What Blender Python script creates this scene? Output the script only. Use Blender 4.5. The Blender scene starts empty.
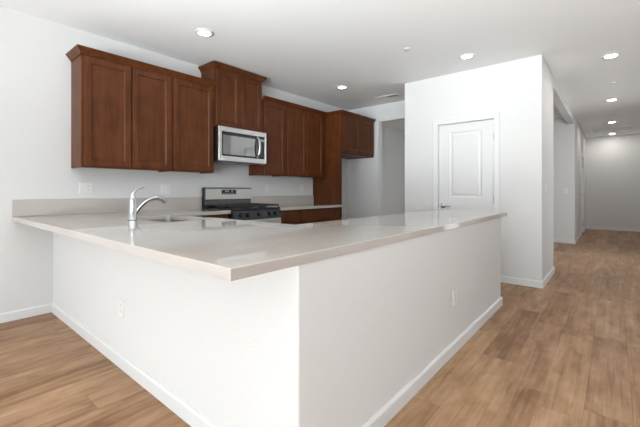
import bpy, bmesh, math, random
from mathutils import Vector, Matrix
random.seed(4)
SC = bpy.context.scene
COL = SC.collection

# ------------------------------------------------------------------ camera
FPX, VPX, HOR, CAMH = 350.0, 613.8, 190.8, 1.142
cam_data = bpy.data.cameras.new('camera')
cam = bpy.data.objects.new('camera', cam_data)
COL.objects.link(cam)
cam_data.sensor_width = 36.0
cam_data.lens = FPX / 640 * 36.0
cam_data.shift_y = -(213.5 - HOR) / 640
cam_data.clip_start = 0.02
cam.location = (0, 0, CAMH)
cam.rotation_euler = (math.pi / 2, 0, math.atan2(VPX - 320, FPX))
SC.camera = cam

# ------------------------------------------------------------------ view, sky, daylight, added fill lamps
SC.view_settings.view_transform = 'Standard'
SC.view_settings.look = 'None'
SC.view_settings.gamma = 1.0
SC.view_settings.use_curve_mapping = False
SC.view_settings.exposure = 0.04

world = bpy.data.worlds.new('sky')
SC.world = world
world.use_nodes = True
bg = world.node_tree.nodes['Background']
bg.inputs['Color'].default_value = (0.80, 0.90, 1.0, 1)
bg.inputs['Strength'].default_value = 1.5

REAR_Y, RIGHT_X, CZ = -4.0, 4.2, 2.74
# daylight at the rear window; all the other lamps are added, unseen fill
WATTS = {'rear': 130.0, 'rear_fill': 340.0, 'side_fill': 40.0, 'hall': 25.0, 'back': 4.0, 'right': 22.0, 'kitchen': 42.0, 'centre': 44.0}
LENS = 185.0            # strength of the recessed lamps in the hall
LENK = 35.0            # and in the kitchen
def area(name, key, loc, rot, sx, sy, col=(0.90, 0.97, 0.985), aim=None, spread=180):
    if WATTS[key] <= 0: return
    l = bpy.data.lights.new(name, 'AREA')
    l.shape = 'RECTANGLE'; l.size = sx; l.size_y = sy; l.energy = WATTS[key]; l.color = col
    o = bpy.data.objects.new(name, l); COL.objects.link(o)
    o.location = loc; o.rotation_euler = rot or (0, 0, 0); l.spread = math.radians(spread)
    if aim: o.rotation_euler = (Vector(aim) - Vector(loc)).to_track_quat('-Z', 'Y').to_euler()
H_ = math.pi / 2
area('daylight_rear_window', 'rear', (2.45, REAR_Y - 0.30, 1.45), (H_, 0, 0), 1.8, 1.5)
area('rear_upward_fill', 'rear_fill', (-1.6, REAR_Y - 0.75, 0.25), (H_ + 0.75, 0, 0), 3.6, 1.0)  # added lamp outside the rear glazing, tilted up to brighten the ceiling
area('side_upward_fill', 'side_fill', (RIGHT_X + 0.75, 0.6, 0.55), (H_ + 0.75, 0, H_), 2.4, 1.0)  # added lamp outside the side window, tilted up as extra fill
# added unseen lamps aimed up like bounced flash, to fill ceiling and room
area('ceiling_fill_right', 'right', (1.3, -0.4, 1.4), None, 0.7, 0.7, aim=(0.7, 1.6, CZ), spread=90)
area('ceiling_fill_kitchen', 'kitchen', (-1.4, -1.2, 1.45), None, 0.8, 0.8, aim=(-1.9, 0.5, CZ), spread=95)
area('ceiling_fill_centre', 'centre', (0.3, -1.2, 1.45), None, 0.8, 0.8, aim=(-0.1, 0.6, CZ), spread=95)
area('hall_fill', 'hall', (0.66 + 0.35, 7.4, 1.25), (H_, 0, H_), 2.0, 1.9)  # added fill lamp to brighten the hall from its unseen side
area('passage_fill', 'back', (-2.7, 9.30 + 0.35, 1.45), (H_, 0, math.pi), 1.8, 1.5)  # added fill lamp to lift the dark room behind the pantry

# ------------------------------------------------------------------ materials
def new_mat(name):
    m = bpy.data.materials.new(name); m.use_nodes = True
    nt = m.node_tree
    return m, nt, nt.nodes['Principled BSDF']
def L(nt, a, b): nt.links.new(a, b)
def simple(name, col, rough=0.5, metal=0.0, spec=0.5, bump=0, bscale=60, emit=None, estr=0, detail=3):
    m, nt, p = new_mat(name)
    p.inputs['Base Color'].default_value = (*col, 1)
    p.inputs['Roughness'].default_value = rough
    p.inputs['Metallic'].default_value = metal
    p.inputs['Specular IOR Level'].default_value = spec
    if emit:
        p.inputs['Emission Color'].default_value = (*emit, 1)
        p.inputs['Emission Strength'].default_value = estr
    if bump:
        g = nt.nodes.new('ShaderNodeNewGeometry')
        n = nt.nodes.new('ShaderNodeTexNoise'); n.inputs['Scale'].default_value = bscale; n.inputs['Detail'].default_value = detail
        b = nt.nodes.new('ShaderNodeBump'); b.inputs['Strength'].default_value = bump; b.inputs['Distance'].default_value = 0.004
        L(nt, g.outputs['Position'], n.inputs['Vector']); L(nt, n.outputs['Fac'], b.inputs['Height']); L(nt, b.outputs['Normal'], p.inputs['Normal'])
    return m
def math_node(nt, op, a, b=None):
    n = nt.nodes.new('ShaderNodeMath'); n.operation = op
    for i, v in enumerate((a, b)):
        if v is None: continue
        if isinstance(v, (int, float)): n.inputs[i].default_value = v
        else: L(nt, v, n.inputs[i])
    return n.outputs[0]

M_WALL = simple('wall_paint', (0.715, 0.713, 0.712), 0.75, spec=0.25, bump=0.22, bscale=75)
M_CEIL = simple('ceiling_paint', (0.895, 0.90, 0.905), 0.85, spec=0.2, bump=0.12, bscale=60)
M_TRIM = simple('trim_paint', (0.75, 0.755, 0.76), 0.35)
M_DOOR = simple('door_paint', (0.725, 0.725, 0.725), 0.4)
M_PLATE = simple('white_plastic', (0.80, 0.80, 0.80), 0.3)
M_SLOT = simple('dark_slot', (0.05, 0.05, 0.05), 0.6)
M_STEEL = simple('stainless_steel', (0.62, 0.62, 0.61), 0.28, metal=1.0)
M_STEELD = simple('dark_steel', (0.18, 0.185, 0.19), 0.35, metal=0.8)
M_SINK = simple('satin_sink_steel', (0.36, 0.355, 0.35), 0.30, metal=1.0)
M_CHROME = simple('chrome', (0.62, 0.63, 0.65), 0.12, metal=1.0)
M_BLACK = simple('black_enamel', (0.012, 0.012, 0.013), 0.25)
M_IRON = simple('cast_iron', (0.02, 0.02, 0.021), 0.55, bump=0.1, bscale=300)
M_GLASSD = simple('dark_glass', (0.05, 0.052, 0.055), 0.05, spec=1.0)
M_GLASSD.node_tree.nodes['Principled BSDF'].inputs['IOR'].default_value = 2.2
M_PANEL = simple('black_steel', (0.045, 0.046, 0.05), 0.35, metal=0.5)
M_DISPLAY = simple('display_black', (0.02, 0.022, 0.026), 0.15)
M_DIGIT = simple('display_mark', (0.35, 0.40, 0.46), 0.4)
M_VENT = simple('vent_enamel', (0.75, 0.75, 0.75), 0.5)
M_DUCT = simple('vent_shadow_metal', (0.10, 0.10, 0.10), 0.8)
M_LENS = simple('lamp_lens', (0.9, 0.9, 0.88), 0.5, emit=(1.0, 0.95, 0.88), estr=LENS)
M_LENK = simple('kitchen_lamp_lens', (0.9, 0.9, 0.88), 0.5, emit=(1.0, 0.95, 0.88), estr=LENK)
M_NICKEL = simple('satin_nickel', (0.55, 0.55, 0.56), 0.25, metal=1.0)

def make_wood():
    m, nt, p = new_mat('stained_maple')
    g = nt.nodes.new('ShaderNodeTexCoord')
    oi = nt.nodes.new('ShaderNodeObjectInfo')
    mp = nt.nodes.new('ShaderNodeMapping'); mp.inputs['Scale'].default_value = (22, 22, 1.6)
    add = nt.nodes.new('ShaderNodeVectorMath'); add.operation = 'ADD'
    mul = nt.nodes.new('ShaderNodeVectorMath'); mul.operation = 'SCALE'; mul.inputs['Scale'].default_value = 40
    cmb = nt.nodes.new('ShaderNodeCombineXYZ')
    for i in range(3): L(nt, oi.outputs['Random'], cmb.inputs[i])
    L(nt, cmb.outputs[0], mul.inputs[0]); L(nt, g.outputs['Object'], mp.inputs['Vector'])
    L(nt, mp.outputs[0], add.inputs[0]); L(nt, mul.outputs[0], add.inputs[1])
    n = nt.nodes.new('ShaderNodeTexNoise'); n.inputs['Scale'].default_value = 1.0; n.inputs['Detail'].default_value = 6; n.inputs['Distortion'].default_value = 0.6
    L(nt, add.outputs[0], n.inputs['Vector'])
    n2 = nt.nodes.new('ShaderNodeTexNoise'); n2.inputs['Scale'].default_value = 6.0; n2.inputs['Detail'].default_value = 3
    L(nt, g.outputs['Object'], n2.inputs['Vector'])
    f = math_node(nt, 'ADD', math_node(nt, 'MULTIPLY', n.outputs['Fac'], 0.6), math_node(nt, 'MULTIPLY', n2.outputs['Fac'], 0.4))
    r = nt.nodes.new('ShaderNodeValToRGB')
    r.color_ramp.elements[0].position = 0.32; r.color_ramp.elements[0].color = (0.060, 0.0170, 0.0050, 1)
    r.color_ramp.elements[1].position = 0.70; r.color_ramp.elements[1].color = (0.138, 0.041, 0.0118, 1)
    L(nt, f, r.inputs['Fac']); L(nt, r.outputs['Color'], p.inputs['Base Color'])
    p.inputs['Roughness'].default_value = 0.40
    p.inputs['Specular IOR Level'].default_value = 0.22
    return m
M_WOOD = make_wood()

def make_quartz():
    m, nt, p = new_mat('quartz')
    g = nt.nodes.new('ShaderNodeNewGeometry')
    n = nt.nodes.new('ShaderNodeTexNoise'); n.inputs['Scale'].default_value = 260; n.inputs['Detail'].default_value = 2
    n2 = nt.nodes.new('ShaderNodeTexNoise'); n2.inputs['Scale'].default_value = 3; n2.inputs['Detail'].default_value = 4
    L(nt, g.outputs['Position'], n.inputs['Vector']); L(nt, g.outputs['Position'], n2.inputs['Vector'])
    f = math_node(nt, 'ADD', math_node(nt, 'MULTIPLY', n.outputs['Fac'], 0.6), math_node(nt, 'MULTIPLY', n2.outputs['Fac'], 0.4))
    r = nt.nodes.new('ShaderNodeValToRGB')
    r.color_ramp.elements[0].position = 0.3; r.color_ramp.elements[0].color = (0.470, 0.430, 0.400, 1)
    r.color_ramp.elements[1].position = 0.7; r.color_ramp.elements[1].color = (0.570, 0.525, 0.490, 1)
    L(nt, f, r.inputs['Fac']); L(nt, r.outputs['Color'], p.inputs['Base Color'])
    p.inputs['Roughness'].default_value = 0.035
    p.inputs['Specular IOR Level'].default_value = 0.6
    return m
M_QUARTZ = make_quartz()

def make_floor():
    m, nt, p = new_mat('oak_plank')
    W, LEN = 0.195, 1.22
    g = nt.nodes.new('ShaderNodeNewGeometry')
    sp = nt.nodes.new('ShaderNodeSeparateXYZ'); L(nt, g.outputs['Position'], sp.inputs[0])
    x = math_node(nt, 'DIVIDE', math_node(nt, 'ADD', sp.outputs['X'], 0.12 + 40 * W), W)
    col = math_node(nt, 'FLOOR', x); fx = math_node(nt, 'FRACT', x)
    wn = nt.nodes.new('ShaderNodeTexWhiteNoise'); wn.noise_dimensions = '1D'; L(nt, col, wn.inputs['W'])
    y = math_node(nt, 'ADD', math_node(nt, 'DIVIDE', math_node(nt, 'ADD', sp.outputs['Y'], 50), LEN), wn.outputs['Value'])
    row = math_node(nt, 'FLOOR', y); fy = math_node(nt, 'FRACT', y)
    cb = nt.nodes.new('ShaderNodeCombineXYZ'); L(nt, col, cb.inputs[0]); L(nt, row, cb.inputs[1])
    wid = nt.nodes.new('ShaderNodeTexWhiteNoise'); wid.noise_dimensions = '3D'; L(nt, cb.outputs[0], wid.inputs['Vector'])
    # grain
    cg = nt.nodes.new('ShaderNodeCombineXYZ')
    L(nt, math_node(nt, 'MULTIPLY', sp.outputs['X'], 38), cg.inputs[0])
    L(nt, math_node(nt, 'MULTIPLY', sp.outputs['Y'], 1.5), cg.inputs[1])
    L(nt, math_node(nt, 'MULTIPLY', wid.outputs['Value'], 37), cg.inputs[2])
    n = nt.nodes.new('ShaderNodeTexNoise'); n.inputs['Scale'].default_value = 1; n.inputs['Detail'].default_value = 6; n.inputs['Distortion'].default_value = 0.8
    L(nt, cg.outputs[0], n.inputs['Vector'])
    cg2 = nt.nodes.new('ShaderNodeCombineXYZ')
    L(nt, math_node(nt, 'MULTIPLY', sp.outputs['X'], 9), cg2.inputs[0])
    L(nt, math_node(nt, 'MULTIPLY', sp.outputs['Y'], 2.2), cg2.inputs[1])
    L(nt, math_node(nt, 'MULTIPLY', wid.outputs['Value'], 91), cg2.inputs[2])
    n2 = nt.nodes.new('ShaderNodeTexNoise'); n2.inputs['Scale'].default_value = 1; n2.inputs['Detail'].default_value = 3; n2.inputs['Distortion'].default_value = 0.5
    L(nt, cg2.outputs[0], n2.inputs['Vector'])
    f = math_node(nt, 'ADD', math_node(nt, 'MULTIPLY', n.outputs['Fac'], 0.45), math_node(nt, 'MULTIPLY', n2.outputs['Fac'], 0.55))
    f = math_node(nt, 'ADD', f, math_node(nt, 'MULTIPLY', math_node(nt, 'SUBTRACT', wid.outputs['Value'], 0.5), 0.16))
    n3 = nt.nodes.new('ShaderNodeTexNoise'); n3.inputs['Scale'].default_value = 1; n3.inputs['Detail'].default_value = 4; n3.inputs['Distortion'].default_value = 1.2
    cg3 = nt.nodes.new('ShaderNodeCombineXYZ')
    L(nt, math_node(nt, 'MULTIPLY', sp.outputs['X'], 11), cg3.inputs[0])
    L(nt, math_node(nt, 'MULTIPLY', sp.outputs['Y'], 5.5), cg3.inputs[1])
    L(nt, math_node(nt, 'MULTIPLY', wid.outputs['Value'], 53), cg3.inputs[2])
    L(nt, cg3.outputs[0], n3.inputs['Vector'])
    f = math_node(nt, 'ADD', f, math_node(nt, 'MULTIPLY', math_node(nt, 'SUBTRACT', n3.outputs['Fac'], 0.5), 0.30))
    r = nt.nodes.new('ShaderNodeValToRGB')
    e = r.color_ramp.elements
    e[0].position = 0.30; e[0].color = (0.205, 0.104, 0.052, 1)
    e[1].position = 0.72; e[1].color = (0.490, 0.305, 0.185, 1)
    mid = e.new(0.5); mid.color = (0.345, 0.200, 0.113, 1)
    L(nt, f, r.inputs['Fac'])
    # seams between the boards
    sx = math_node(nt, 'MULTIPLY', math_node(nt, 'MINIMUM', fx, math_node(nt, 'SUBTRACT', 1.0, fx)), W)
    sy = math_node(nt, 'MULTIPLY', math_node(nt, 'MINIMUM', fy, math_node(nt, 'SUBTRACT', 1.0, fy)), LEN)
    s = math_node(nt, 'LESS_THAN', math_node(nt, 'MINIMUM', sx, sy), 0.0012)
    mix = nt.nodes.new('ShaderNodeMixRGB'); mix.blend_type = 'MULTIPLY'
    L(nt, math_node(nt, 'MULTIPLY', s, 0.4), mix.inputs[0]); L(nt, r.outputs['Color'], mix.inputs[1]); mix.inputs[2].default_value = (0.35, 0.28, 0.24, 1)
    L(nt, mix.outputs[0], p.inputs['Base Color'])
    p.inputs['Roughness'].default_value = 0.38
    p.inputs['Specular IOR Level'].default_value = 0.12
    b = nt.nodes.new('ShaderNodeBump'); b.inputs['Strength'].default_value = 0.15; b.inputs['Distance'].default_value = 0.002
    L(nt, n.outputs['Fac'], b.inputs['Height']); L(nt, b.outputs['Normal'], p.inputs['Normal'])
    return m
M_FLOOR = make_floor()

def make_pane():
    m = bpy.data.materials.new('window_glass'); m.use_nodes = True
    nt = m.node_tree; nt.nodes.clear()
    o = nt.nodes.new('ShaderNodeOutputMaterial'); mx = nt.nodes.new('ShaderNodeMixShader')
    t = nt.nodes.new('ShaderNodeBsdfTransparent'); g = nt.nodes.new('ShaderNodeBsdfGlossy'); g.inputs['Roughness'].default_value = 0.02
    mx.inputs[0].default_value = 0.06
    L(nt, t.outputs[0], mx.inputs[1]); L(nt, g.outputs[0], mx.inputs[2]); L(nt, mx.outputs[0], o.inputs[0])
    return m
M_PANE = make_pane()

# ------------------------------------------------------------------ mesh helpers
WORLD = {}                                       # object name -> its origin (for parts given in world coordinates)
def box(bm, a, b, bev=0.0, seg=1):
    a, b = Vector(a), Vector(b)
    lo = Vector([min(a[i], b[i]) for i in range(3)]); hi = Vector([max(a[i], b[i]) for i in range(3)])
    r = bmesh.ops.create_cube(bm, size=1.0)
    bmesh.ops.scale(bm, vec=hi - lo, verts=r['verts'])
    bmesh.ops.translate(bm, vec=(lo + hi) / 2, verts=r['verts'])
    if bev:
        es = list({e for v in r['verts'] for e in v.link_edges})
        bmesh.ops.bevel(bm, geom=es, offset=bev, segments=seg, profile=0.5, affect='EDGES')
def cyl(bm, p, q, r1, r2=None, n=24, caps=True):
    p, q = Vector(p), Vector(q); r2 = r1 if r2 is None else r2
    d = q - p
    rot = d.to_track_quat('Z', 'Y').to_matrix().to_4x4()
    bmesh.ops.create_cone(bm, cap_ends=caps, segments=n, radius1=r1, radius2=r2, depth=d.length, matrix=Matrix.Translation((p + q) / 2) @ rot)
def lathe(bm, prof, center, axis='Z', n=32):
    """prof: list of (radius, height); a closed turned solid about an axis through center"""
    c = Vector(center); rings = []
    for r, h in prof:
        ring = []
        for k in range(n):
            a = 2 * math.pi * k / n; u, v = r * math.cos(a), r * math.sin(a)
            ring.append(bm.verts.new(c + (Vector((u, v, h)) if axis == 'Z' else Vector((h, u, v)) if axis == 'X' else Vector((v, h, u)))))
        rings.append(ring)
    for i in range(len(rings) - 1):
        for k in range(n):
            bm.faces.new((rings[i][k], rings[i][(k + 1) % n], rings[i + 1][(k + 1) % n], rings[i + 1][k]))
    bm.faces.new(list(reversed(rings[0]))); bm.faces.new(rings[-1])
def tube(bm, pts, radii, n=16, flat=1.0, up=Vector((1, 0, 0))):
    pts = [Vector(p) for p in pts]; rings = []
    for i, p in enumerate(pts):
        t = (pts[min(i + 1, len(pts) - 1)] - pts[max(i - 1, 0)]).normalized()
        s = up - t * up.dot(t); s.normalize(); w = t.cross(s)
        r = radii[i] if isinstance(radii, (list, tuple)) else radii
        rings.append([bm.verts.new(p + s * r * math.cos(2 * math.pi * k / n) + w * r * flat * math.sin(2 * math.pi * k / n)) for k in range(n)])
    for i in range(len(rings) - 1):
        for k in range(n):
            bm.faces.new((rings[i][k], rings[i][(k + 1) % n], rings[i + 1][(k + 1) % n], rings[i + 1][k]))
    bm.faces.new(list(reversed(rings[0]))); bm.faces.new(rings[-1])
def bez(p0, p1, p2, p3, n=14):
    p0, p1, p2, p3 = map(Vector, (p0, p1, p2, p3)); out = []
    for i in range(n + 1):
        t = i / n; s = 1 - t
        out.append(p0 * s**3 + p1 * 3 * s * s * t + p2 * 3 * s * t * t + p3 * t**3)
    return out
def prism(bm, poly, z0, z1):
    """horizontal polygon (list of xy) extruded between z0 and z1"""
    lo = [bm.verts.new((x, y, z0)) for x, y in poly]; hi = [bm.verts.new((x, y, z1)) for x, y in poly]
    n = len(poly)
    for i in range(n): bm.faces.new((lo[i], lo[(i + 1) % n], hi[(i + 1) % n], hi[i]))
    bm.faces.new(list(reversed(lo))); bm.faces.new(hi)
def frame_rings(bm, P, W_, H_, prof):
    """panelled slab: P(u, v, d) maps face coordinates to space; prof is a list of (inset, depth), last one closes the field"""
    rings = []
    for ins, d in prof:
        rings.append([bm.verts.new(P(u, v, d)) for u, v in ((ins, ins), (W_ - ins, ins), (W_ - ins, H_ - ins), (ins, H_ - ins))])
    for i in range(len(rings) - 1):
        for k in range(4): bm.faces.new((rings[i][k], rings[i][(k + 1) % 4], rings[i + 1][(k + 1) % 4], rings[i + 1][k]))
    bm.faces.new(list(reversed(rings[0]))); bm.faces.new(rings[-1])

def obj(name, bm, m, parent=None, smooth=False):
    """one mesh object; coordinates in bm are world ones, or local to the thing when its root is in WORLD as rotated ('local')"""
    bmesh.ops.recalc_face_normals(bm, faces=bm.faces[:])
    org = WORLD.get(parent.name, Vector((0, 0, 0))) if parent else Vector((0, 0, 0))
    if org.length: bmesh.ops.translate(bm, vec=-org, verts=bm.verts[:])
    me = bpy.data.meshes.new(name); bm.to_mesh(me); bm.free()
    if smooth:
        for f in me.polygons: f.use_smooth = True
        me.set_sharp_from_angle(angle=math.radians(38))
    me.materials.append(m)
    o = bpy.data.objects.new(name, me); COL.objects.link(o)
    if parent: o.parent = parent
    WORLD[o.name] = org.copy()
    return o
def thing(name, label, cat, loc, rotz=None, group=None):
    """rotz given: parts are written in the thing's own turned frame"""
    o = bpy.data.objects.new(name, None); COL.objects.link(o)
    o.location = loc; o.empty_display_size = 0.05
    o['label'] = label; o['category'] = cat
    if group: o['group'] = group
    if rotz is None: WORLD[o.name] = Vector(loc)
    else: o.rotation_euler = (0, 0, rotz); WORLD[o.name] = Vector((0, 0, 0))
    return o
def tag(o, label, cat, group=None):
    o['label'] = label; o['category'] = cat
    if group: o['group'] = group
    return o
def struct(name, bm, m, parent=None, smooth=False):
    o = obj(name, bm, m, parent, smooth)
    if parent is None: o['kind'] = 'structure'
    return o
def boxes(*bs):
    bm = bmesh.new()
    for b in bs: box(bm, *b)
    return bm

# ------------------------------------------------------------------ the room shell
XW = -4.06            # face of the kitchen back wall
CZ = 2.74             # ceiling
YB = 0.911            # bar wall face towards the great room
XB = -0.866           # peninsula wall face towards the hall
YE = 5.70             # kitchen end wall
YP, XP0, XP1 = 4.815, -2.39, -0.646     # pantry box
YH0, YH1 = 5.84, 9.30                   # opening in the hall's left wall
YF = 13.20            # far wall of the hall
HZ = 2.59             # head of the hall opening
BH, BT = 0.083, 0.014

struct('floor', boxes(((-4.9, REAR_Y - 0.2, -0.1), (RIGHT_X + 0.2, YF + 0.2, 0))), M_FLOOR)
struct('ceiling', boxes(((-4.9, REAR_Y - 0.2, CZ), (RIGHT_X + 0.2, YF + 0.2, CZ + 0.1))), M_CEIL)
struct('wall_kitchen', boxes(((XW - 0.12, REAR_Y, 0), (XW, YE + 0.12, CZ))), M_WALL)
struct('wall_kitchen_end', boxes(((XW, YE, 0), (-3.36, YE + 0.12, CZ)), ((-3.36, YE, 2.43), (XP0, YE + 0.12, CZ))), M_WALL)
DL, DR, DT = -1.880, -1.164, 2.058      # pantry door leaf opening
struct('wall_pantry', boxes(((XP0, YP, 0), (DL - 0.02, YP + 0.12, CZ)), ((DR + 0.02, YP, 0), (XP1, YP + 0.12, CZ)),
                            ((DL - 0.02, YP, DT + 0.02), (DR + 0.02, YP + 0.12, CZ)),
                            ((XP0, YP + 0.12, 0), (XP0 + 0.12, YE + 0.12, CZ)),
                            ((XP0 + 0.12, YH0 - 0.12, 0), (XP1 - 0.12, YH0, CZ))), M_WALL)
D2A, D2B = 11.20, 12.02
struct('wall_hall_left', boxes(((XP1 - 0.12, YP + 0.12, 0), (XP1, YH0, CZ)), ((XP1 - 0.12, YH0, HZ), (XP1, YH1, CZ)),
                               ((XP1 - 0.12, YH1, 0), (XP1, D2A, CZ)), ((XP1 - 0.12, D2B, 0), (XP1, YF, CZ)),
                               ((XP1 - 0.12, D2A, 2.05), (XP1, D2B, CZ))), M_WALL)
struct('wall_passage', boxes(((-4.6, YH1, 0), (-3.6, YH1 + 0.12, CZ)), ((-1.8, YH1, 0), (XP1 - 0.12, YH1 + 0.12, CZ)),
                             ((-3.6, YH1, 0), (-1.8, YH1 + 0.12, 0.7)), ((-3.6, YH1, 2.2), (-1.8, YH1 + 0.12, CZ))), M_WALL)
struct('wall_passage_left', boxes(((-4.6, YE + 0.12, 0), (-4.45, YH1, CZ))), M_WALL)
struct('wall_hall_far', boxes(((XP1 - 0.12, YF, 0), (0.80, YF + 0.12, CZ))), M_WALL)
struct('wall_hall_right', boxes(((0.66, 5.12, 0), (0.78, 6.4, CZ)), ((0.66, 8.4, 0), (0.78, YF, CZ)),
                                ((0.66, 6.4, 0), (0.78, 8.4, 0.3)), ((0.66, 6.4, 2.2), (0.78, 8.4, CZ))), M_WALL)
struct('wall_great_room', boxes(((0.66, 5.0, 0), (RIGHT_X, 5.12, CZ))), M_WALL)
struct('wall_right', boxes(((RIGHT_X, REAR_Y, 0), (RIGHT_X + 0.12, -0.6, CZ)), ((RIGHT_X, 1.8, 0), (RIGHT_X + 0.12, 5.12, CZ)),
                           ((RIGHT_X, -0.6, 0), (RIGHT_X + 0.12, 1.8, 0.7)), ((RIGHT_X, -0.6, 2.2), (RIGHT_X + 0.12, 1.8, CZ))), M_WALL)
struct('wall_rear', boxes(((XW - 0.12, REAR_Y - 0.12, 0), (-3.0, REAR_Y, CZ)), ((0.6, REAR_Y - 0.12, 0), (1.55, REAR_Y, CZ)),
                          ((3.35, REAR_Y - 0.12, 0), (RIGHT_X + 0.12, REAR_Y, CZ)), ((-3.0, REAR_Y - 0.12, 2.25), (0.6, REAR_Y, CZ)),
                          ((1.55, REAR_Y - 0.12, 2.2), (3.35, REAR_Y, CZ)), ((1.55, REAR_Y - 0.12, 0), (3.35, REAR_Y, 0.7))), M_WALL)
def window(name, P, w, z0, z1, n):
    """P(u, d, z): along the opening, across the wall"""
    bm = bmesh.new(); t = 0.05
    def b(u0, u1, za, zb): box(bm, P(u0, 0.02, za), P(u1, 0.09, zb), 0.004)
    b(0, w, z0, z0 + t); b(0, w, z1 - t, z1)
    for k in range(n + 1):
        u = k * (w - t) / n; b(u, u + t, z0 + t, z1 - t)
    f = struct(name, bm, M_TRIM)
    for k in range(n):
        u = k * (w - t) / n + t
        bm = bmesh.new(); box(bm, P(u, 0.05, z0 + t), P(u + (w - t) / n - t, 0.056, z1 - t)); obj('pane', bm, M_PANE, f)
window('window_1', lambda u, d, z: (-3.0 + u, REAR_Y - d, z), 3.6, 0.0, 2.25, 3)
window('window_2', lambda u, d, z: (1.55 + u, REAR_Y - d, z), 1.8, 0.7, 2.2, 2)
window('window_3', lambda u, d, z: (RIGHT_X + d, -0.6 + u, z), 2.4, 0.7, 2.2, 2)

window('window_added_hall', lambda u, d, z: (0.66 + d, 6.4 + u, z), 2.0, 0.3, 2.2, 2)  # unseen window, added to let fill light into the hall
window('window_added_passage', lambda u, d, z: (-3.6 + u, YH1 + d, z), 1.8, 0.7, 2.2, 2)  # unseen window, put in so the passage room gets some light

# the drywall half walls that carry the counter
WT = 0.13
bm = bmesh.new()
prism(bm, [(XW, YB), (XB, YB), (XB, 3.845), (XB - WT, 3.845), (XB - WT, YB + WT), (XW, YB + WT)], 0, 0.875)
es = [e for e in bm.edges if abs(e.verts[0].co.z - e.verts[1].co.z) > 0.5 and e.verts[0].co.x > XB - 0.01]
bmesh.ops.bevel(bm, geom=es, offset=0.008, segments=3, profile=0.5, affect='EDGES')
struct('wall_peninsula', bm, M_WALL, smooth=True)

# baseboards: a profile swept along a polyline, room on the left of the direction of travel
def baseboard(name, pts):
    bm = bmesh.new()
    prof = [(0, 0), (BT, 0), (BT, BH - 0.012), (BT * 0.45, BH), (0, BH)]
    pts = [Vector(p) for p in pts]; rings = []
    for i, p in enumerate(pts):
        d0 = (pts[i] - pts[i - 1]).normalized() if i else None
        d1 = (pts[i + 1] - pts[i]).normalized() if i < len(pts) - 1 else None
        n0 = Vector((-d0.y, d0.x)) if d0 else None; n1 = Vector((-d1.y, d1.x)) if d1 else None
        if n0 and n1: n = (n0 + n1) / (1 + n0.dot(n1))
        else: n = n0 or n1
        rings.append([bm.verts.new((p.x + n.x * t, p.y + n.y * t, z)) for t, z in prof])
    k = len(prof)
    for i in range(len(rings) - 1):
        for j in range(k): bm.faces.new((rings[i][j], rings[i][(j + 1) % k], rings[i + 1][(j + 1) % k], rings[i + 1][j]))
    bm.faces.new(rings[0]); bm.faces.new(list(reversed(rings[-1])))
    return struct(name, bm, M_TRIM)
baseboard('baseboard_kitchen', [(XW, YB - BT), (XW, REAR_Y)])
baseboard('baseboard_peninsula', [(XB - WT, 3.845), (XB, 3.845), (XB, YB), (XW, YB)])
baseboard('baseboard_pantry_right', [(XP1 - 0.12, YH0), (XP1, YH0), (XP1, YP), (-1.094, YP)])
baseboard('baseboard_pantry_left', [(-1.952, YP), (XP0, YP), (XP0, YE)])
baseboard('baseboard_kitchen_end', [(-3.36, YE + 0.12), (-3.36, YE), (XW + 0.62, YE)])
baseboard('baseboard_hall_left', [(XP1, 11.13), (XP1, YH1), (-4.45, YH1), (-4.45, YE + 0.12)])
baseboard('baseboard_hall_far', [(0.66, YF), (XP1, YF), (XP1, 12.09)])
baseboard('baseboard_hall_right', [(RIGHT_X, 5.0), (0.66, 5.0), (0.66, YF - BT)])

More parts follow.
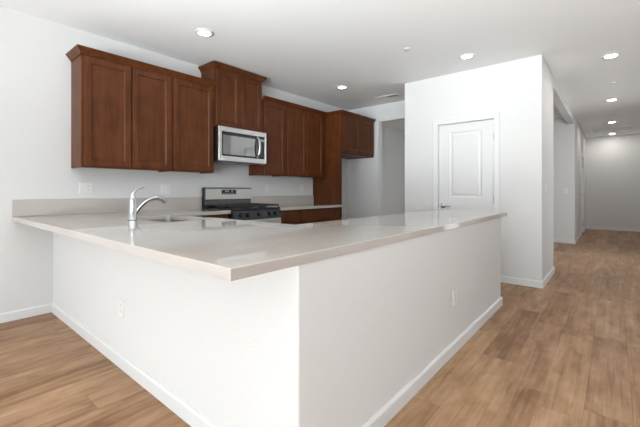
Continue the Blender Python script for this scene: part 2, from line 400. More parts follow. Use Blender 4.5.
# ------------------------------------------------------------------ doors of the setting
def casing_bm(P, w0, w1, zt, cw=0.066, t=0.017):
    """P(u, d, z); legs and head of a door casing around the opening w0..w1"""
    bm = bmesh.new()
    box(bm, P(w0 - cw, 0, 0), P(w0, t, zt + cw), 0.005, 2)
    box(bm, P(w1, 0, 0), P(w1 + cw, t, zt + cw), 0.005, 2)
    box(bm, P(w0, 0, zt), P(w1, t, zt + cw), 0.005, 2)
    box(bm, P(w0 - cw, t * 0.6, 0), P(w0 - cw + 0.014, t + 0.005, zt + cw), 0.002)
    box(bm, P(w1 + cw - 0.014, t * 0.6, 0), P(w1 + cw, t + 0.005, zt + cw), 0.002)
    box(bm, P(w0 - cw, t * 0.6, zt + cw - 0.014), P(w1 + cw, t + 0.005, zt + cw), 0.002)
    return bm
def panel_door(P, w, h, panels, t=0.035):
    """door leaf with moulded sunk panels; P(u, d, z) with d towards the viewer"""
    bm = bmesh.new()
    us = sorted({0, w} | {p[0] for p in panels} | {p[1] for p in panels})
    vs = sorted({0, h} | {p[2] for p in panels} | {p[3] for p in panels})
    V = {}
    def vert(u, v, d):
        k = (round(u, 5), round(v, 5), round(d, 5))
        if k not in V: V[k] = bm.verts.new(P(u, d, v))
        return V[k]
    for i in range(len(us) - 1):
        for j in range(len(vs) - 1):
            a, b, c, d = us[i], us[i + 1], vs[j], vs[j + 1]
            if any(p[0] <= a and b <= p[1] and p[2] <= c and d <= p[3] for p in panels):
                rings = []
                for ins, dep in ((0, 0), (0.004, -0.004), (0.016, -0.010), (0.030, -0.010), (0.046, -0.003)):
                    rings.append([vert(a + ins, c + ins, dep), vert(b - ins, c + ins, dep), vert(b - ins, d - ins, dep), vert(a + ins, d - ins, dep)])
                for q in range(len(rings) - 1):
                    for k in range(4): bm.faces.new((rings[q][k], rings[q][(k + 1) % 4], rings[q + 1][(k + 1) % 4], rings[q + 1][k]))
                bm.faces.new(rings[-1])
            else:
                bm.faces.new((vert(a, c, 0), vert(b, c, 0), vert(b, d, 0), vert(a, d, 0)))
    be = [e for e in bm.edges if e.is_boundary]
    r = bmesh.ops.extrude_edge_only(bm, edges=be)
    nv = [g for g in r['geom'] if isinstance(g, bmesh.types.BMVert)]
    bmesh.ops.translate(bm, vec=Vector(P(0, -t, 0)) - Vector(P(0, 0, 0)), verts=nv)
    bmesh.ops.contextual_create(bm, geom=[e for e in bm.edges if e.is_boundary])
    return bm
def leaf_door(name, P, w, zt, hinge_right=True):
    f = struct(name, panel_door(lambda u, d, v: P(0.003 + u, d - 0.022, v + 0.008), w - 0.006, zt - 0.012,
               [(0.145, w - 0.150, 1.045, 1.935), (0.145, w - 0.150, 0.22, 0.86)]), M_DOOR)
    bm = casing_bm(P, -0.004, w + 0.004, zt + 0.002)
    c = obj('casing', bm, M_TRIM, f)
    bm = bmesh.new(); box(bm, P(-0.018, 0, 0), P(-0.001, -0.118, zt)); box(bm, P(w + 0.001, 0, 0), P(w + 0.018, -0.118, zt)); box(bm, P(-0.018, 0, zt), P(w + 0.018, -0.118, zt + 0.018))
    box(bm, P(-0.001, -0.060, 0), P(0.012, -0.075, zt)); box(bm, P(w - 0.012, -0.060, 0), P(w + 0.001, -0.075, zt)); box(bm, P(0, -0.060, zt - 0.012), P(w, -0.075, zt))
    obj('jamb', bm, M_TRIM, f)
    hx = w if hinge_right else 0.0; lx = 0.062 if hinge_right else w - 0.062; s = 1 if hinge_right else -1
    for z in (0.22, 1.03, 1.83):
        bm = bmesh.new(); cyl(bm, P(hx, -0.016, z - 0.045), P(hx, -0.016, z + 0.045), 0.0075, n=12)
        for q in (-0.048, 0.048): cyl(bm, P(hx, -0.016, z + q - 0.004), P(hx, -0.016, z + q + 0.004), 0.005, n=12)
        o = obj('hinge', bm, M_NICKEL, f, True)
    bm = bmesh.new()
    box(bm, P(lx - 0.030, -0.022, 0.905), P(lx + 0.030, -0.011, 0.965), 0.003, 2)
    cyl(bm, P(lx, -0.012, 0.935), P(lx, 0.030, 0.935), 0.011, n=16)
    o = obj('door_handle', bm, M_CHROME, f, True); o['label'] = 'chrome lever handle'
    bm = bmesh.new()
    tube(bm, [P(lx - s * 0.012, 0.030, 0.935), P(lx + s * 0.03, 0.031, 0.935), P(lx + s * 0.075, 0.030, 0.934), P(lx + s * 0.115, 0.026, 0.932)], [0.010, 0.0095, 0.0085, 0.007], 12, up=Vector((0, 0, 1)))
    obj('lever', bm, M_CHROME, o, True)
    bm = bmesh.new(); ex = 0.0005 if hinge_right else w - 0.0005
    box(bm, P(ex - 0.002, -0.03, 0.90), P(ex + 0.002, -0.020, 0.965)); obj('strike_plate', bm, M_STEELD, f)
    return f
leaf_door('door_1', lambda u, d, z: (DL + u, YP - d, z), DR - DL, DT)
leaf_door('door_2', lambda u, d, z: (XP1 + d, D2A + 0.02 + u, z), D2B - D2A - 0.04, 2.03)

# ------------------------------------------------------------------ worktop, sink, faucet
CT, CB = 0.914, 0.876
Y0, XC, Y1 = 0.619, -0.861, 4.085
YI, XI, XFC = 1.70, -1.65, -3.42
YR0, YR1 = 2.460, 3.225     # the range
SX0, SX1, SY0, SY1 = -3.24, -2.49, 1.215, 1.635
ct = thing('countertop', 'pale greige quartz countertop wrapping the bar and peninsula, sink cut into it', 'countertop', (-2.4, 1.2, CB))
bm = bmesh.new()
outer = [(XW + 0.001, Y0), (XC, Y0), (XC, Y1), (XI, Y1), (XI, YI), (XFC, YI), (XFC, YR0 - 0.003), (XW + 0.001, YR0 - 0.003)]
hole = []
for cx_, cy_, a0 in ((SX1 - 0.06, SY1 - 0.06, 0), (SX0 + 0.06, SY1 - 0.06, 90), (SX0 + 0.06, SY0 + 0.06, 180), (SX1 - 0.06, SY0 + 0.06, 270)):
    for k in range(7):
        a = math.radians(a0 + k * 15); hole.append((cx_ + 0.06 * math.cos(a), cy_ + 0.06 * math.sin(a)))
def ring_edges(poly, z):
    vs = [bm.verts.new((x, y, z)) for x, y in poly]
    return [bm.edges.new((vs[i], vs[(i + 1) % len(vs)])) for i in range(len(vs))]
bmesh.ops.triangle_fill(bm, use_beauty=True, edges=ring_edges(outer, CT) + ring_edges(hole, CT))
r = bmesh.ops.extrude_face_region(bm, geom=bm.faces[:])
bmesh.ops.translate(bm, vec=(0, 0, CB - CT), verts=[g for g in r['geom'] if isinstance(g, bmesh.types.BMVert)])
bmesh.ops.recalc_face_normals(bm, faces=bm.faces[:])
es = []
for e in bm.edges:
    if len(e.link_faces) == 2 and e.calc_face_angle() > 1.0 and all(v.co.z > CT - 0.001 for v in e.verts): es.append(e)
bmesh.ops.bevel(bm, geom=es, offset=0.003, segments=2, profile=0.5, affect='EDGES')
obj('slab', bm, M_QUARTZ, ct)
bm = bmesh.new(); box(bm, (XW + 0.001, Y0, CT + 0.0005), (XW + 0.021, YR0 - 0.003, 1.063), 0.0015)
tag(obj('backsplash', bm, M_QUARTZ), 'long pale quartz backsplash strip on the wall behind the faucet, left of the range', 'backsplash')
ct2 = thing('countertop', 'short pale quartz countertop between the range and the tall brown panel', 'countertop', (-3.7, 3.9, CB))
bm = bmesh.new(); box(bm, (XW + 0.001, YR1 + 0.003, CB), (XFC, 4.638, CT), 0.003, 2); obj('slab', bm, M_QUARTZ, ct2)
bm = bmesh.new(); box(bm, (XW + 0.001, YR1 + 0.003, CT + 0.0005), (XW + 0.021, 4.638, 1.063), 0.0015)
tag(obj('backsplash', bm, M_QUARTZ), 'short pale quartz backsplash strip on the wall right of the range', 'backsplash')

sk = thing('kitchen_sink', 'stainless steel undermount sink sunk in the pale quartz counter', 'sink', (-2.86, 1.42, 0.66))
bm = bmesh.new()
def rrect(x0, x1, y0, y1, rad, z, n=5):
    out = []
    for cx_, cy_, a0 in ((x1 - rad, y1 - rad, 0), (x0 + rad, y1 - rad, 90), (x0 + rad, y0 + rad, 180), (x1 - rad, y0 + rad, 270)):
        for k in range(n + 1):
            a = math.radians(a0 + k * 90 / n); out.append(bm.verts.new((cx_ + rad * math.cos(a), cy_ + rad * math.sin(a), z)))
    return out
rs = [rrect(SX0 - 0.03, SX1 + 0.03, SY0 - 0.03, SY1 + 0.03, 0.07, CB - 0.001), rrect(SX0 - 0.004, SX1 + 0.004, SY0 - 0.004, SY1 + 0.004, 0.06, CB - 0.001),
      rrect(SX0 + 0.004, SX1 - 0.004, SY0 + 0.004, SY1 - 0.004, 0.06, 0.72), rrect(SX0 + 0.03, SX1 - 0.03, SY0 + 0.03, SY1 - 0.03, 0.05, 0.69),
      rrect(-2.90, -2.82, 1.38, 1.46, 0.035, 0.684)]
for i in range(len(rs) - 1):
    k = len(rs[i])
    for j in range(k): bm.faces.new((rs[i][j], rs[i][(j + 1) % k], rs[i + 1][(j + 1) % k], rs[i + 1][j]))
bm.faces.new(rs[-1])
o = obj('basin', bm, M_SINK, sk, True)
md = o.modifiers.new('solid', 'SOLIDIFY'); md.thickness = 0.0015; md.offset = -1
bm = bmesh.new(); lathe(bm, [(0.043, 0.686), (0.043, 0.690), (0.034, 0.689), (0.030, 0.687)], (-2.86, 1.42, 0)); obj('drain', bm, M_CHROME, sk, True)

fx_, fy_ = -2.880, 1.153
fc = thing('faucet', 'single lever chrome kitchen faucet with arched pull-out spout beside the sink', 'faucet', (fx_, fy_, CT))
bm = bmesh.new()
lathe(bm, [(0.033, CT), (0.033, CT + 0.004), (0.030, CT + 0.010), (0.028, CT + 0.10), (0.0275, CT + 0.145), (0.0255, CT + 0.172), (0.020, CT + 0.192), (0.012, CT + 0.208)], (fx_, fy_, 0), n=28)
obj('body', bm, M_CHROME, fc, True)
bm = bmesh.new(); lathe(bm, [(0.0345, CT), (0.0345, CT + 0.0045), (0.031, CT + 0.006)], (fx_, fy_, 0), n=28); obj('base_ring', bm, M_STEELD, fc, True)
bm = bmesh.new()
tube(bm, bez((fx_, fy_ + 0.002, CT + 0.205), (fx_, fy_ + 0.018, CT + 0.232), (fx_, fy_ + 0.042, CT + 0.246), (fx_, fy_ + 0.090, CT + 0.260), 10),
     [0.012, 0.0105, 0.009, 0.008, 0.0075, 0.007, 0.007, 0.007, 0.0072, 0.0075, 0.005], 12)
obj('lever', bm, M_CHROME, fc, True)
bm = bmesh.new()
sp_pts = bez((fx_, fy_ + 0.012, CT + 0.035), (fx_, fy_ + 0.050, CT + 0.105), (fx_, fy_ + 0.095, CT + 0.150), (fx_, fy_ + 0.150, CT + 0.164), 12)
tube(bm, sp_pts, [0.016] + [0.0145] * 11 + [0.0155], 16)
sp = obj('spout', bm, M_CHROME, fc, True)
bm = bmesh.new()
tube(bm, bez((fx_, fy_ + 0.138, CT + 0.162), (fx_, fy_ + 0.185, CT + 0.176), (fx_, fy_ + 0.232, CT + 0.174), (fx_, fy_ + 0.258, CT + 0.134), 10),
     [0.0155, 0.0175, 0.019, 0.0195, 0.0195, 0.0195, 0.0195, 0.0195, 0.019, 0.0185, 0.017], 16)
obj('spray_head', bm, M_CHROME, sp, True)

# ------------------------------------------------------------------ cabinets
def cab_door(parent, y0, y1, z0, z1, x, name='door', rail=0.057, t=0.019):
    bm = bmesh.new()
    P = lambda u, v, d: (x + d, y0 + u, z0 + v)
    frame_rings(bm, P, y1 - y0, z1 - z0, [(0, 0.001), (0, t - 0.003), (0.003, t), (rail, t), (rail + 0.002, t - 0.0015), (rail + 0.012, t - 0.011)])
    return obj(name, bm, M_WOOD, parent)
def drawer_front(parent, y0, y1, z0, z1, x, t=0.019):
    bm = bmesh.new(); P = lambda u, v, d: (x + d, y0 + u, z0 + v)
    frame_rings(bm, P, y1 - y0, z1 - z0, [(0, 0.001), (0, t - 0.004), (0.005, t)])
    return obj('drawer', bm, M_WOOD, parent)
XFR = -3.768          # face frame of the wall cabinets
UB, UT = 1.362, 2.430
def wall_cabinet(y0, y1, z0, z1, xf, doors, label, group=None, dz=0.012):
    t = thing('wall_cabinet', label, 'cabinet', (XW, (y0 + y1) / 2, z0), None, group)
    bm = bmesh.new()
    # open-bottomed carcass look: sides run past a bottom panel set 12 mm up, face frame in front
    box(bm, (XW + 0.001, y0 + 0.0006, z0), (xf, y0 + 0.018, z1)); box(bm, (XW + 0.001, y1 - 0.018, z0), (xf, y1 - 0.0006, z1))
    box(bm, (XW + 0.001, y0 + 0.018, z0 + 0.012), (xf - 0.019, y1 - 0.018, z0 + 0.030)); box(bm, (XW + 0.001, y0 + 0.018, z1 - 0.018), (xf - 0.019, y1 - 0.018, z1))
    box(bm, (XW + 0.001, y0 + 0.018, z0 + 0.03), (XW + 0.008, y1 - 0.018, z1 - 0.018))
    obj('carcass', bm, M_WOOD, t)
    bm = bmesh.new(); q = 0.038
    box(bm, (xf - 0.019, y0 + 0.018, z0), (xf, y0 + q, z1)); box(bm, (xf - 0.019, y1 - q, z0), (xf, y1 - 0.018, z1))
    box(bm, (xf - 0.019, y0 + q, z0), (xf, y1 - q, z0 + q)); box(bm, (xf - 0.019, y0 + q, z1 - q), (xf, y1 - q, z1))
    obj('face_frame', bm, M_WOOD, t)
    for a, b in doors: cab_door(t, a, b, z0 + dz, z1 - 0.030, xf)
    return t
G1, G2 = 'wall cabinets left of the microwave', 'wall cabinets right of the microwave'
wall_cabinet(1.055, 1.925, UB, UT, XFR, [(1.078, 1.491), (1.502, 1.912)], 'two-door brown wall cabinet at the left end, above the faucet')
wall_cabinet(1.925, 2.459, UB, UT, XFR, [(1.945, 2.440)], 'single-door brown wall cabinet touching the left side of the microwave')
wall_cabinet(2.461, 3.224, 1.941, 2.685, XFR, [(2.483, 2.838), (2.848, 3.204)], 'raised brown two-door wall cabinet directly above the microwave')
wall_cabinet(3.226, 3.690, UB, UT, XFR, [(3.262, 3.668)], 'single-door brown wall cabinet touching the right side of the microwave')
wall_cabinet(3.690, 4.636, UB, UT, XFR, [(3.712, 4.136), (4.146, 4.556)], 'two-door brown wall cabinet against the tall brown end panel')
XFF = -3.448
wall_cabinet(4.662, 5.665, 1.765, UT, XFF, [(4.684, 5.162), (5.172, 5.645)], 'deep short brown two-door cabinet over the empty refrigerator bay', dz=0.03)
bm = bmesh.new(); box(bm, (XW + 0.001, 4.640, 0), (XFF + 0.008, 4.660, UT), 0.001)
tag(obj('end_panel', bm, M_WOOD), 'tall brown wooden panel standing between the short counter and the refrigerator bay', 'panel')

# crown mouldings
def crown(path, z0, label, h=0.062, out=0.044):
    """path: xy points along the cabinet faces, outside on the left of travel"""
    bm = bmesh.new()
    prof = [(0, 0), (0.006, 0), (0.008, 0.010), (0.020, 0.024), (0.032, 0.040), (out - 0.004, h - 0.012), (out, h - 0.010), (out, h), (-0.012, h), (-0.012, h - 0.012), (0, h - 0.016)]
    pts = [Vector(p) for p in path]; rings = []
    for i, p in enumerate(pts):
        d0 = (pts[i] - pts[i - 1]).normalized() if i else None
        d1 = (pts[i + 1] - pts[i]).normalized() if i < len(pts) - 1 else None
        n0 = Vector((-d0.y, d0.x)) if d0 else None; n1 = Vector((-d1.y, d1.x)) if d1 else None
        n = (n0 + n1) / (1 + n0.dot(n1)) if n0 and n1 else (n0 or n1)
        rings.append([bm.verts.new((p.x + n.x * t, p.y + n.y * t, z0 + z)) for t, z in prof])
    k = len(prof)
    for i in range(len(rings) - 1):
        for j in range(k): bm.faces.new((rings[i][j], rings[i][(j + 1) % k], rings[i + 1][(j + 1) % k], rings[i + 1][j]))
    bm.faces.new(rings[0]); bm.faces.new(list(reversed(rings[-1])))
    return tag(obj('crown_moulding', bm, M_WOOD), label, 'moulding')
c_ = XFR + 0.0205
crown([(c_, 2.459), (c_, 1.0535), (XW + 0.001, 1.0535)], 2.403, 'brown crown moulding along the top of the left wall cabinets')
crown([(XW + 0.001, 3.2255), (c_, 3.2255), (c_, 2.4595), (XW + 0.001, 2.4595)], 2.658, 'brown crown moulding on the highest cabinet, above the microwave')
cf = XFF + 0.0205
crown([(cf, 5.640), (cf, 4.638), (c_, 4.638), (c_, 3.228)], 2.403, 'brown crown moulding running right of the microwave and around over the refrigerator bay')

# base cabinets of the range wall
XBF = -3.465
def base_cabinet(y0, y1, label, split=1, end_dark=True):
    t = thing('base_cabinet', label, 'cabinet', (XW, (y0 + y1) / 2, 0))
    bm = bmesh.new()
    box(bm, (XW + 0.002, y0 + 0.0006, 0.10), (XBF, y1 - 0.0006, CB - 0.001)); box(bm, (XW + 0.002, y0 + 0.0006, 0), (XBF - 0.06, y1 - 0.0006, 0.10))
    obj('carcass', bm, M_WOOD, t)
    drawer_front(t, y0 + 0.012, y1 - 0.012, 0.700, CB - 0.022, XBF)
    n = split; w = (y1 - y0 - 0.024 - 0.008 * (n - 1)) / n
    for k in range(n):
        a = y0 + 0.012 + k * (w + 0.008); cab_door(t, a, a + w, 0.115, 0.692, XBF)
    return t
base_cabinet(1.85, YR0 - 0.005, 'brown base cabinet in the corner left of the range')
base_cabinet(YR1 + 0.005, 3.685, 'narrow brown base cabinet with a drawer, right beside the range')
base_cabinet(3.685, 4.637, 'wide brown base cabinet with a long drawer, ending at the tall panel', 2)

# ------------------------------------------------------------------ microwave
mw = thing('microwave', 'stainless steel over-the-range microwave with dark window under the raised cabinet', 'microwave', (XW, 2.84, 1.50))
MX, MY0, MY1, MZ0, MZ1 = -3.668, 2.463, 3.2225, 1.507, 1.937
bm = bmesh.new(); box(bm, (XW + 0.002, MY0 + 0.002, MZ0), (MX - 0.028, MY1 - 0.002, MZ1 - 0.002), 0.003); obj('housing', bm, M_BLACK, mw)
def face_frame_bm(y0, y1, z0, z1, x0, x1, l, r_, b, t, bev=0.003):
    bm = bmesh.new()
    box(bm, (x0, y0, z0), (x1, y0 + l, z1), bev); box(bm, (x0, y1 - r_, z0), (x1, y1, z1), bev)
    box(bm, (x0, y0 + l - 0.002, z0), (x1, y1 - r_ + 0.002, z0 + b), bev); box(bm, (x0, y0 + l - 0.002, z1 - t), (x1, y1 - r_ + 0.002, z1), bev)
    return bm
dr = obj('door', face_frame_bm(MY0, MY1, MZ0 + 0.004, MZ1, MX - 0.028, MX, 0.045, 0.028, 0.064, 0.062), M_STEEL, mw)
bm = bmesh.new(); box(bm, (MX - 0.024, MY0 + 0.04, MZ0 + 0.06), (MX - 0.006, MY0 + 0.600, MZ1 - 0.058)); obj('window', bm, M_GLASSD, dr)
bm = face_frame_bm(MY0 + 0.046, MY0 + 0.590, MZ0 + 0.069, MZ1 - 0.063, MX - 0.006, MX - 0.0045, 0.016, 0.016, 0.020, 0.040, 0.0); obj('window_border', bm, M_BLACK, dr)
bm = bmesh.new(); box(bm, (MX - 0.024, MY0 + 0.604, MZ0 + 0.064), (MX - 0.005, MY1 - 0.024, MZ1 - 0.060), 0.001); cp = obj('control_panel', bm, M_BLACK, mw)
bm = bmesh.new(); box(bm, (MX - 0.005, MY0 + 0.650, MZ1 - 0.130), (MX - 0.004, MY1 - 0.040, MZ1 - 0.095)); obj('display', bm, M_DIGIT, cp)
bm = bmesh.new()
box(bm, (MX - 0.005, MY0 + 0.646, MZ0 + 0.095), (MX - 0.0043, MY1 - 0.036, MZ1 - 0.150), 0.0003)
obj('keypad', bm, M_DISPLAY, cp)
bm = bmesh.new(); hy = MY0 + 0.606
tube(bm, bez((MX - 0.004, hy, MZ1 - 0.075), (MX + 0.062, hy, MZ1 - 0.10), (MX + 0.062, hy, MZ0 + 0.105), (MX - 0.004, hy, MZ0 + 0.08), 16), 0.016, 14, flat=0.65, up=Vector((0, 1, 0)))
obj('handle', bm, M_STEEL, dr, True)
bm = bmesh.new()
for k in range(2):
    y = MY0 + 0.10 + k * 0.34; box(bm, (XW + 0.12, y, MZ0 - 0.006), (MX - 0.08, y + 0.24, MZ0), 0.002)
obj('grease_filter', bm, M_STEELD, mw)
bm = bmesh.new(); box(bm, (MX - 0.030, MY0 + 0.03, MZ0 - 0.012), (MX - 0.006, MY1 - 0.03, MZ0 + 0.003), 0.004); obj('vent_lip', bm, M_STEELD, mw)

# ------------------------------------------------------------------ range
rg = thing('range', 'stainless steel gas range with black grates between the base cabinets', 'range', (XW, 2.84, 0))
RX = -3.40
bm = bmesh.new(); box(bm, (XW + 0.012, YR0 + 0.004, 0.02), (RX - 0.02, YR1 - 0.004, 0.905)); obj('body', bm, M_BLACK, rg)
bm = bmesh.new(); box(bm, (XW + 0.05, YR0 + 0.003, 0.905), (RX + 0.008, YR1 - 0.003, 0.926), 0.006, 2); ck = obj('cooktop', bm, M_BLACK, rg)
# back guard: black box, stainless fascia, vent slot below
bm = bmesh.new(); box(bm, (XW + 0.010, YR0 + 0.004, 0.905), (XW + 0.055, YR1 - 0.004, 1.186), 0.006, 2)
box(bm, (XW + 0.05, YR0 + 0.006, 0.92), (XW + 0.085, YR1 - 0.006, 0.955), 0.004)
bgd = obj('back_guard', bm, M_BLACK, rg)
bm = bmesh.new(); prof = [(0.055, 1.030), (0.082, 1.030), (0.078, 1.165), (0.068, 1.184), (0.055, 1.186)]
va = [bm.verts.new((XW + d, YR0 + 0.018, z)) for d, z in prof]; vb = [bm.verts.new((XW + d, YR1 - 0.006, z)) for d, z in prof]
for i in range(5): bm.faces.new((va[i], va[(i + 1) % 5], vb[(i + 1) % 5], vb[i]))
bm.faces.new(va); bm.faces.new(list(reversed(vb)))
o = obj('fascia', bm, M_STEEL, bgd); o['label'] = 'stainless front of the back guard'
bm = bmesh.new(); box(bm, (XW + 0.074, 2.715, 1.095), (XW + 0.0835, 2.945, 1.155), 0.001); dp = obj('clock_display', bm, M_DISPLAY, bgd)
bm = bmesh.new()
for k in range(6):
    y = 2.735 + k * 0.033; box(bm, (XW + 0.0835, y, 1.105), (XW + 0.0840, y + 0.020, 1.113)); 
    if k in (1, 2, 4): box(bm, (XW + 0.0835, y, 1.128), (XW + 0.0840, y + 0.022, 1.145))
obj('display_mark', bm, M_DIGIT, dp)
bm = bmesh.new(); box(bm, (XW + 0.055, YR0 + 0.02, 0.960), (XW + 0.066, YR1 - 0.02, 1.020), 0.002); obj('vent_slot', bm, M_STEELD, bgd)
# burners and continuous grates
for (bx_, by_, r_) in ((-3.86, 2.62, 0.045), (-3.58, 2.62, 0.05), (-3.72, 2.843, 0.04), (-3.86, 3.065, 0.04), (-3.58, 3.065, 0.055)):
    bm = bmesh.new(); lathe(bm, [(r_ + 0.012, 0.926), (r_ + 0.010, 0.934), (r_, 0.936), (r_, 0.944), (r_ - 0.006, 0.948)], (bx_, by_, 0), n=20); obj('burner', bm, M_IRON, ck, True)
for k in range(3):
    a = YR0 + 0.012 + k * 0.247; b = a + 0.243; xa, xb = XW + 0.10, RX - 0.004
    bm = bmesh.new(); z0, z1, w = 0.950, 0.968, 0.014
    box(bm, (xa, a, z0), (xa + w, b, z1), 0.003); box(bm, (xb - w, a, z0), (xb, b, z1), 0.003)
    box(bm, (xa, a, z0), (xb, a + w, z1), 0.003); box(bm, (xa, b - w, z0), (xb, b, z1), 0.003)
    box(bm, (xa, (a + b - w) / 2, z0), (xb, (a + b + w) / 2, z1), 0.003)
    for q in (0.27, 0.5, 0.73):
        x = xa + (xb - xa) * q; box(bm, (x - w / 2, a, z0), (x + w / 2, b, z1), 0.003)
    for x in (xa, xb - w):
        for y in (a, b - w): box(bm, (x, y, 0.925), (x + w, y + w, z0 + 0.004), 0.002)
    obj('grate', bm, M_IRON, ck)
# control panel with knobs, oven door, drawer
bm = bmesh.new(); prof = [(RX - 0.02, 0.795), (RX + 0.030, 0.795), (RX + 0.034, 0.80), (RX + 0.012, 0.900), (RX - 0.02, 0.904)]
va = [bm.verts.new((x, YR0 + 0.004, z)) for x, z in prof]; vb = [bm.verts.new((x, YR1 - 0.004, z)) for x, z in prof]
for i in range(5): bm.faces.new((va[i], va[(i + 1) % 5], vb[(i + 1) % 5], vb[i]))
bm.faces.new(va); bm.faces.new(list(reversed(vb)))
cp = obj('control_panel', bm, M_PANEL, rg)
for y in (2.565, 2.665, 2.843, 3.02, 3.12):
    bm = bmesh.new(); d = Vector((0.976, 0, 0.215)); c = Vector((RX + 0.023, y, 0.850))
    cyl(bm, c - d * 0.002, c + d * 0.010, 0.028, 0.027, 20); cyl(bm, c + d * 0.008, c + d * 0.034, 0.023, 0.019, 20)
    box(bm, c + d * 0.034 - Vector((0.004, 0.004, 0.018)), c + d * 0.034 + Vector((0.004, 0.004, 0.018)), 0.002)
    obj('knob', bm, M_BLACK, cp, True)
bm = bmesh.new(); box(bm, (RX - 0.02, YR0 + 0.004, 0.235), (RX + 0.022, YR1 - 0.004, 0.788), 0.005, 2); od = obj('oven_door', bm, M_STEEL, rg)
bm = bmesh.new(); box(bm, (RX + 0.020, YR0 + 0.11, 0.33), (RX + 0.024, YR1 - 0.11, 0.62), 0.001); obj('oven_window', bm, M_GLASSD, od)
bm = bmesh.new()
cyl(bm, (RX + 0.062, YR0 + 0.05, 0.735), (RX + 0.062, YR1 - 0.05, 0.735), 0.012, n=16)
for y in (YR0 + 0.09, YR1 - 0.09): box(bm, (RX + 0.020, y - 0.012, 0.726), (RX + 0.060, y + 0.012, 0.744), 0.003)
obj('handle', bm, M_STEEL, od, True)
bm = bmesh.new(); box(bm, (RX - 0.02, YR0 + 0.004, 0.06), (RX + 0.020, YR1 - 0.004, 0.228), 0.005, 2); obj('drawer', bm, M_STEEL, rg)
bm = bmesh.new(); box(bm, (XW + 0.05, YR0 + 0.03, 0), (RX - 0.06, YR1 - 0.03, 0.06)); obj('toe_kick', bm, M_BLACK, rg)

# ------------------------------------------------------------------ wall plates (local frame: plate faces +X)
def wall_plate(name, label, cat, loc, rotz, kinds, group=None):
    t = thing(name, label, cat, loc, rotz, group)
    n = len(kinds); w = 0.070 + 0.046 * (n - 1)
    bm = bmesh.new(); box(bm, (0, -w / 2, -0.0575), (0.006, w / 2, 0.0575), 0.0022, 2); pl = obj('cover_plate', bm, M_PLATE, t)
    for k, kind in enumerate(kinds):
        y = (k - (n - 1) / 2) * 0.046
        if kind == 'switch':
            bm = bmesh.new()
            pr_ = [(0.005, -0.033), (0.0068, -0.033), (0.0095, 0.033), (0.005, 0.033)]
            va = [bm.verts.new((d, y - 0.0165, z)) for d, z in pr_]; vb = [bm.verts.new((d, y + 0.0165, z)) for d, z in pr_]
            for i in range(4): bm.faces.new((va[i], va[(i + 1) % 4], vb[(i + 1) % 4], vb[i]))
            bm.faces.new(va); bm.faces.new(list(reversed(vb)))
            obj('rocker', bm, M_PLATE, t)
        else:
            bm = bmesh.new(); box(bm, (0.005, y - 0.0165, -0.033), (0.0078, y + 0.0165, 0.033), 0.001); rc = obj('receptacle', bm, M_PLATE, t)
            bm = bmesh.new()
            for z in (-0.018, 0.018):
                box(bm, (0.0077, y - 0.0075, z - 0.002), (0.0080, y - 0.0055, z + 0.007)); box(bm, (0.0077, y + 0.0055, z - 0.002), (0.0080, y + 0.0075, z + 0.006))
                box(bm, (0.0077, y - 0.002, z - 0.010), (0.0080, y + 0.002, z - 0.006))
            obj('socket_slot', bm, M_SLOT, rc)
        for z in (-0.048, 0.048):
            bm = bmesh.new(); lathe(bm, [(0.0030, 0.0058), (0.0026, 0.0068)], (0, y, z), 'X', 10); obj('screw', bm, M_PLATE, t)
    return t
wall_plate('outlet', 'white switch and outlet plate on the wall under the leftmost cabinet', 'outlet', (XW, 1.178, 1.170), 0, ('switch', 'outlet'))
wall_plate('outlet', 'white double plate on the wall above the faucet spout', 'outlet', (XW, 1.997, 1.163), 0, ('switch', 'outlet'))
wall_plate('outlet', 'white outlet plate on the wall just right of the range', 'outlet', (XW, 3.575, 1.185), 0, ('outlet',))
wall_plate('outlet', 'white outlet plate on the wall near the tall brown panel', 'outlet', (XW, 4.355, 1.190), 0, ('outlet',))
wall_plate('outlet', 'white outlet low on the bright bar wall under the counter overhang', 'outlet', (-2.438, YB, 0.385), -math.pi / 2, ('outlet',))
wall_plate('outlet', 'white outlet low on the peninsula end wall facing the walkway', 'outlet', (XB, 2.512, 0.385), 0, ('outlet',))
wall_plate('light_switch', 'white light switch on the pantry corner wall facing the hall', 'switch', (XP1, 5.10, 1.165), 0, ('switch',))
wall_plate('light_switch', 'white light switch on the shaded wall deep in the hall', 'switch', (-0.80, YH1, 1.14), -math.pi / 2, ('switch',))

# ------------------------------------------------------------------ ceiling fixtures
def downlight(x, y, label, group='recessed ceiling lights'):
    t = thing('ceiling_light', label, 'ceiling light', (x, y, CZ), None, group)
    bm = bmesh.new()
    lathe(bm, [(0.0575, CZ - 0.004), (0.060, CZ - 0.0095), (0.072, CZ - 0.0115), (0.090, CZ - 0.006), (0.094, CZ - 0.0005)], (x, y, 0), n=40)
    obj('trim_ring', bm, M_TRIM, t, True)
    bm = bmesh.new(); lathe(bm, [(0.057, CZ - 0.006), (0.054, CZ - 0.0085), (0.030, CZ - 0.0095)], (x, y, 0), n=40)
    obj('lens', bm, M_LENK if x < -1 else M_LENS, t, True)
downlight(-3.165, 1.956, 'lit recessed ceiling light above the left wall cabinets, largest one')
downlight(-1.337, 4.294, 'lit recessed ceiling light in front of the white pantry door')
downlight(-3.205, 4.345, 'lit recessed ceiling light above the right wall cabinets, near the vent')
downlight(-0.026, 5.378, 'lit recessed ceiling light nearest in the row along the hall')
downlight(-0.026, 7.978, 'lit recessed ceiling light second in the row along the hall')
downlight(-0.032, 10.587, 'lit recessed ceiling light third along the hall, just before the ceiling grille')
downlight(-0.040, 12.72, 'lit recessed ceiling light farthest down the hall, by the end wall')
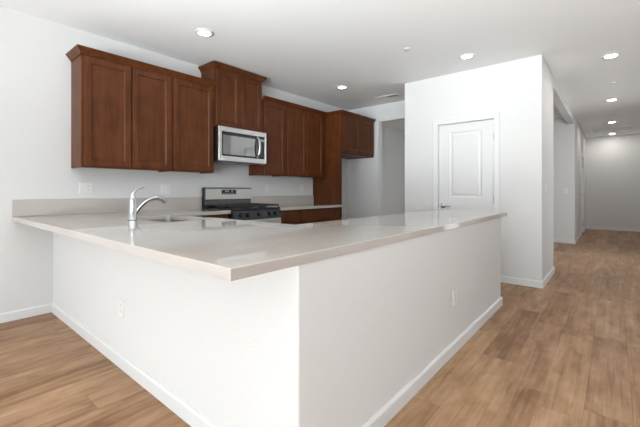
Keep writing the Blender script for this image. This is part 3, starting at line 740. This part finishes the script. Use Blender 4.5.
for x, y, lab in ((-1.785, 3.651, 'small white sprinkler cover disc on the kitchen ceiling'), (-0.020, 6.757, 'small white sprinkler cover disc on the hall ceiling between two lights')):
    bm = bmesh.new(); lathe(bm, [(0.038, CZ - 0.008), (0.042, CZ - 0.006), (0.042, CZ - 0.0005)], (x, y, 0), n=28); tag(obj('sprinkler_cover', bm, M_VENT, None, True), lab, 'sprinkler cover')
def register(name, label, x0, x1, y0, y1, slats, along_x, fw=0.025, back=None):
    t = thing(name, label, 'vent', ((x0 + x1) / 2, (y0 + y1) / 2, CZ))
    bm = bmesh.new(); z0 = CZ - 0.010
    box(bm, (x0, y0, z0), (x0 + fw, y1, CZ - 0.0005), 0.003); box(bm, (x1 - fw, y0, z0), (x1, y1, CZ - 0.0005), 0.003)
    box(bm, (x0 + fw, y0, z0), (x1 - fw, y0 + fw, CZ - 0.0005), 0.003); box(bm, (x0 + fw, y1 - fw, z0), (x1 - fw, y1, CZ - 0.0005), 0.003)
    obj('frame', bm, M_VENT, t)
    bm = bmesh.new(); box(bm, (x0 + fw, y0 + fw, CZ - 0.002), (x1 - fw, y1 - fw, CZ - 0.0006)); obj('backing', bm, back or M_DUCT, t)
    bm = bmesh.new()
    for k in range(slats):
        f = (k + 0.5) / slats
        if along_x:
            y = y0 + fw + f * (y1 - y0 - 2 * fw); w = (y1 - y0 - 2 * fw) / slats * 0.42
            vs = [bm.verts.new(p) for p in ((x0 + fw, y + w, z0 + 0.001), (x1 - fw, y + w, z0 + 0.001), (x1 - fw, y - w, CZ - 0.003), (x0 + fw, y - w, CZ - 0.003))]
        else:
            x = x0 + fw + f * (x1 - x0 - 2 * fw); w = (x1 - x0 - 2 * fw) / slats * 0.46; s = 1 if f < 0.5 else -1
            vs = [bm.verts.new(p) for p in ((x - s * w, y0 + fw, z0 + 0.001), (x - s * w, y1 - fw, z0 + 0.001), (x + s * w, y1 - fw, CZ - 0.003), (x + s * w, y0 + fw, CZ - 0.003))]
        bm.faces.new(vs)
    o = obj('louver', bm, M_VENT, t)
    md = o.modifiers.new('solid', 'SOLIDIFY'); md.thickness = 0.0012; md.offset = 0
register('ceiling_vent', 'white supply air vent on the kitchen ceiling by the pantry', -3.16, -2.72, 5.20, 5.38, 16, False)
register('return_grille', 'wide white return air grille on the hall ceiling', -0.446, 0.365, 11.45, 12.10, 18, True, 0.035, M_VENT)
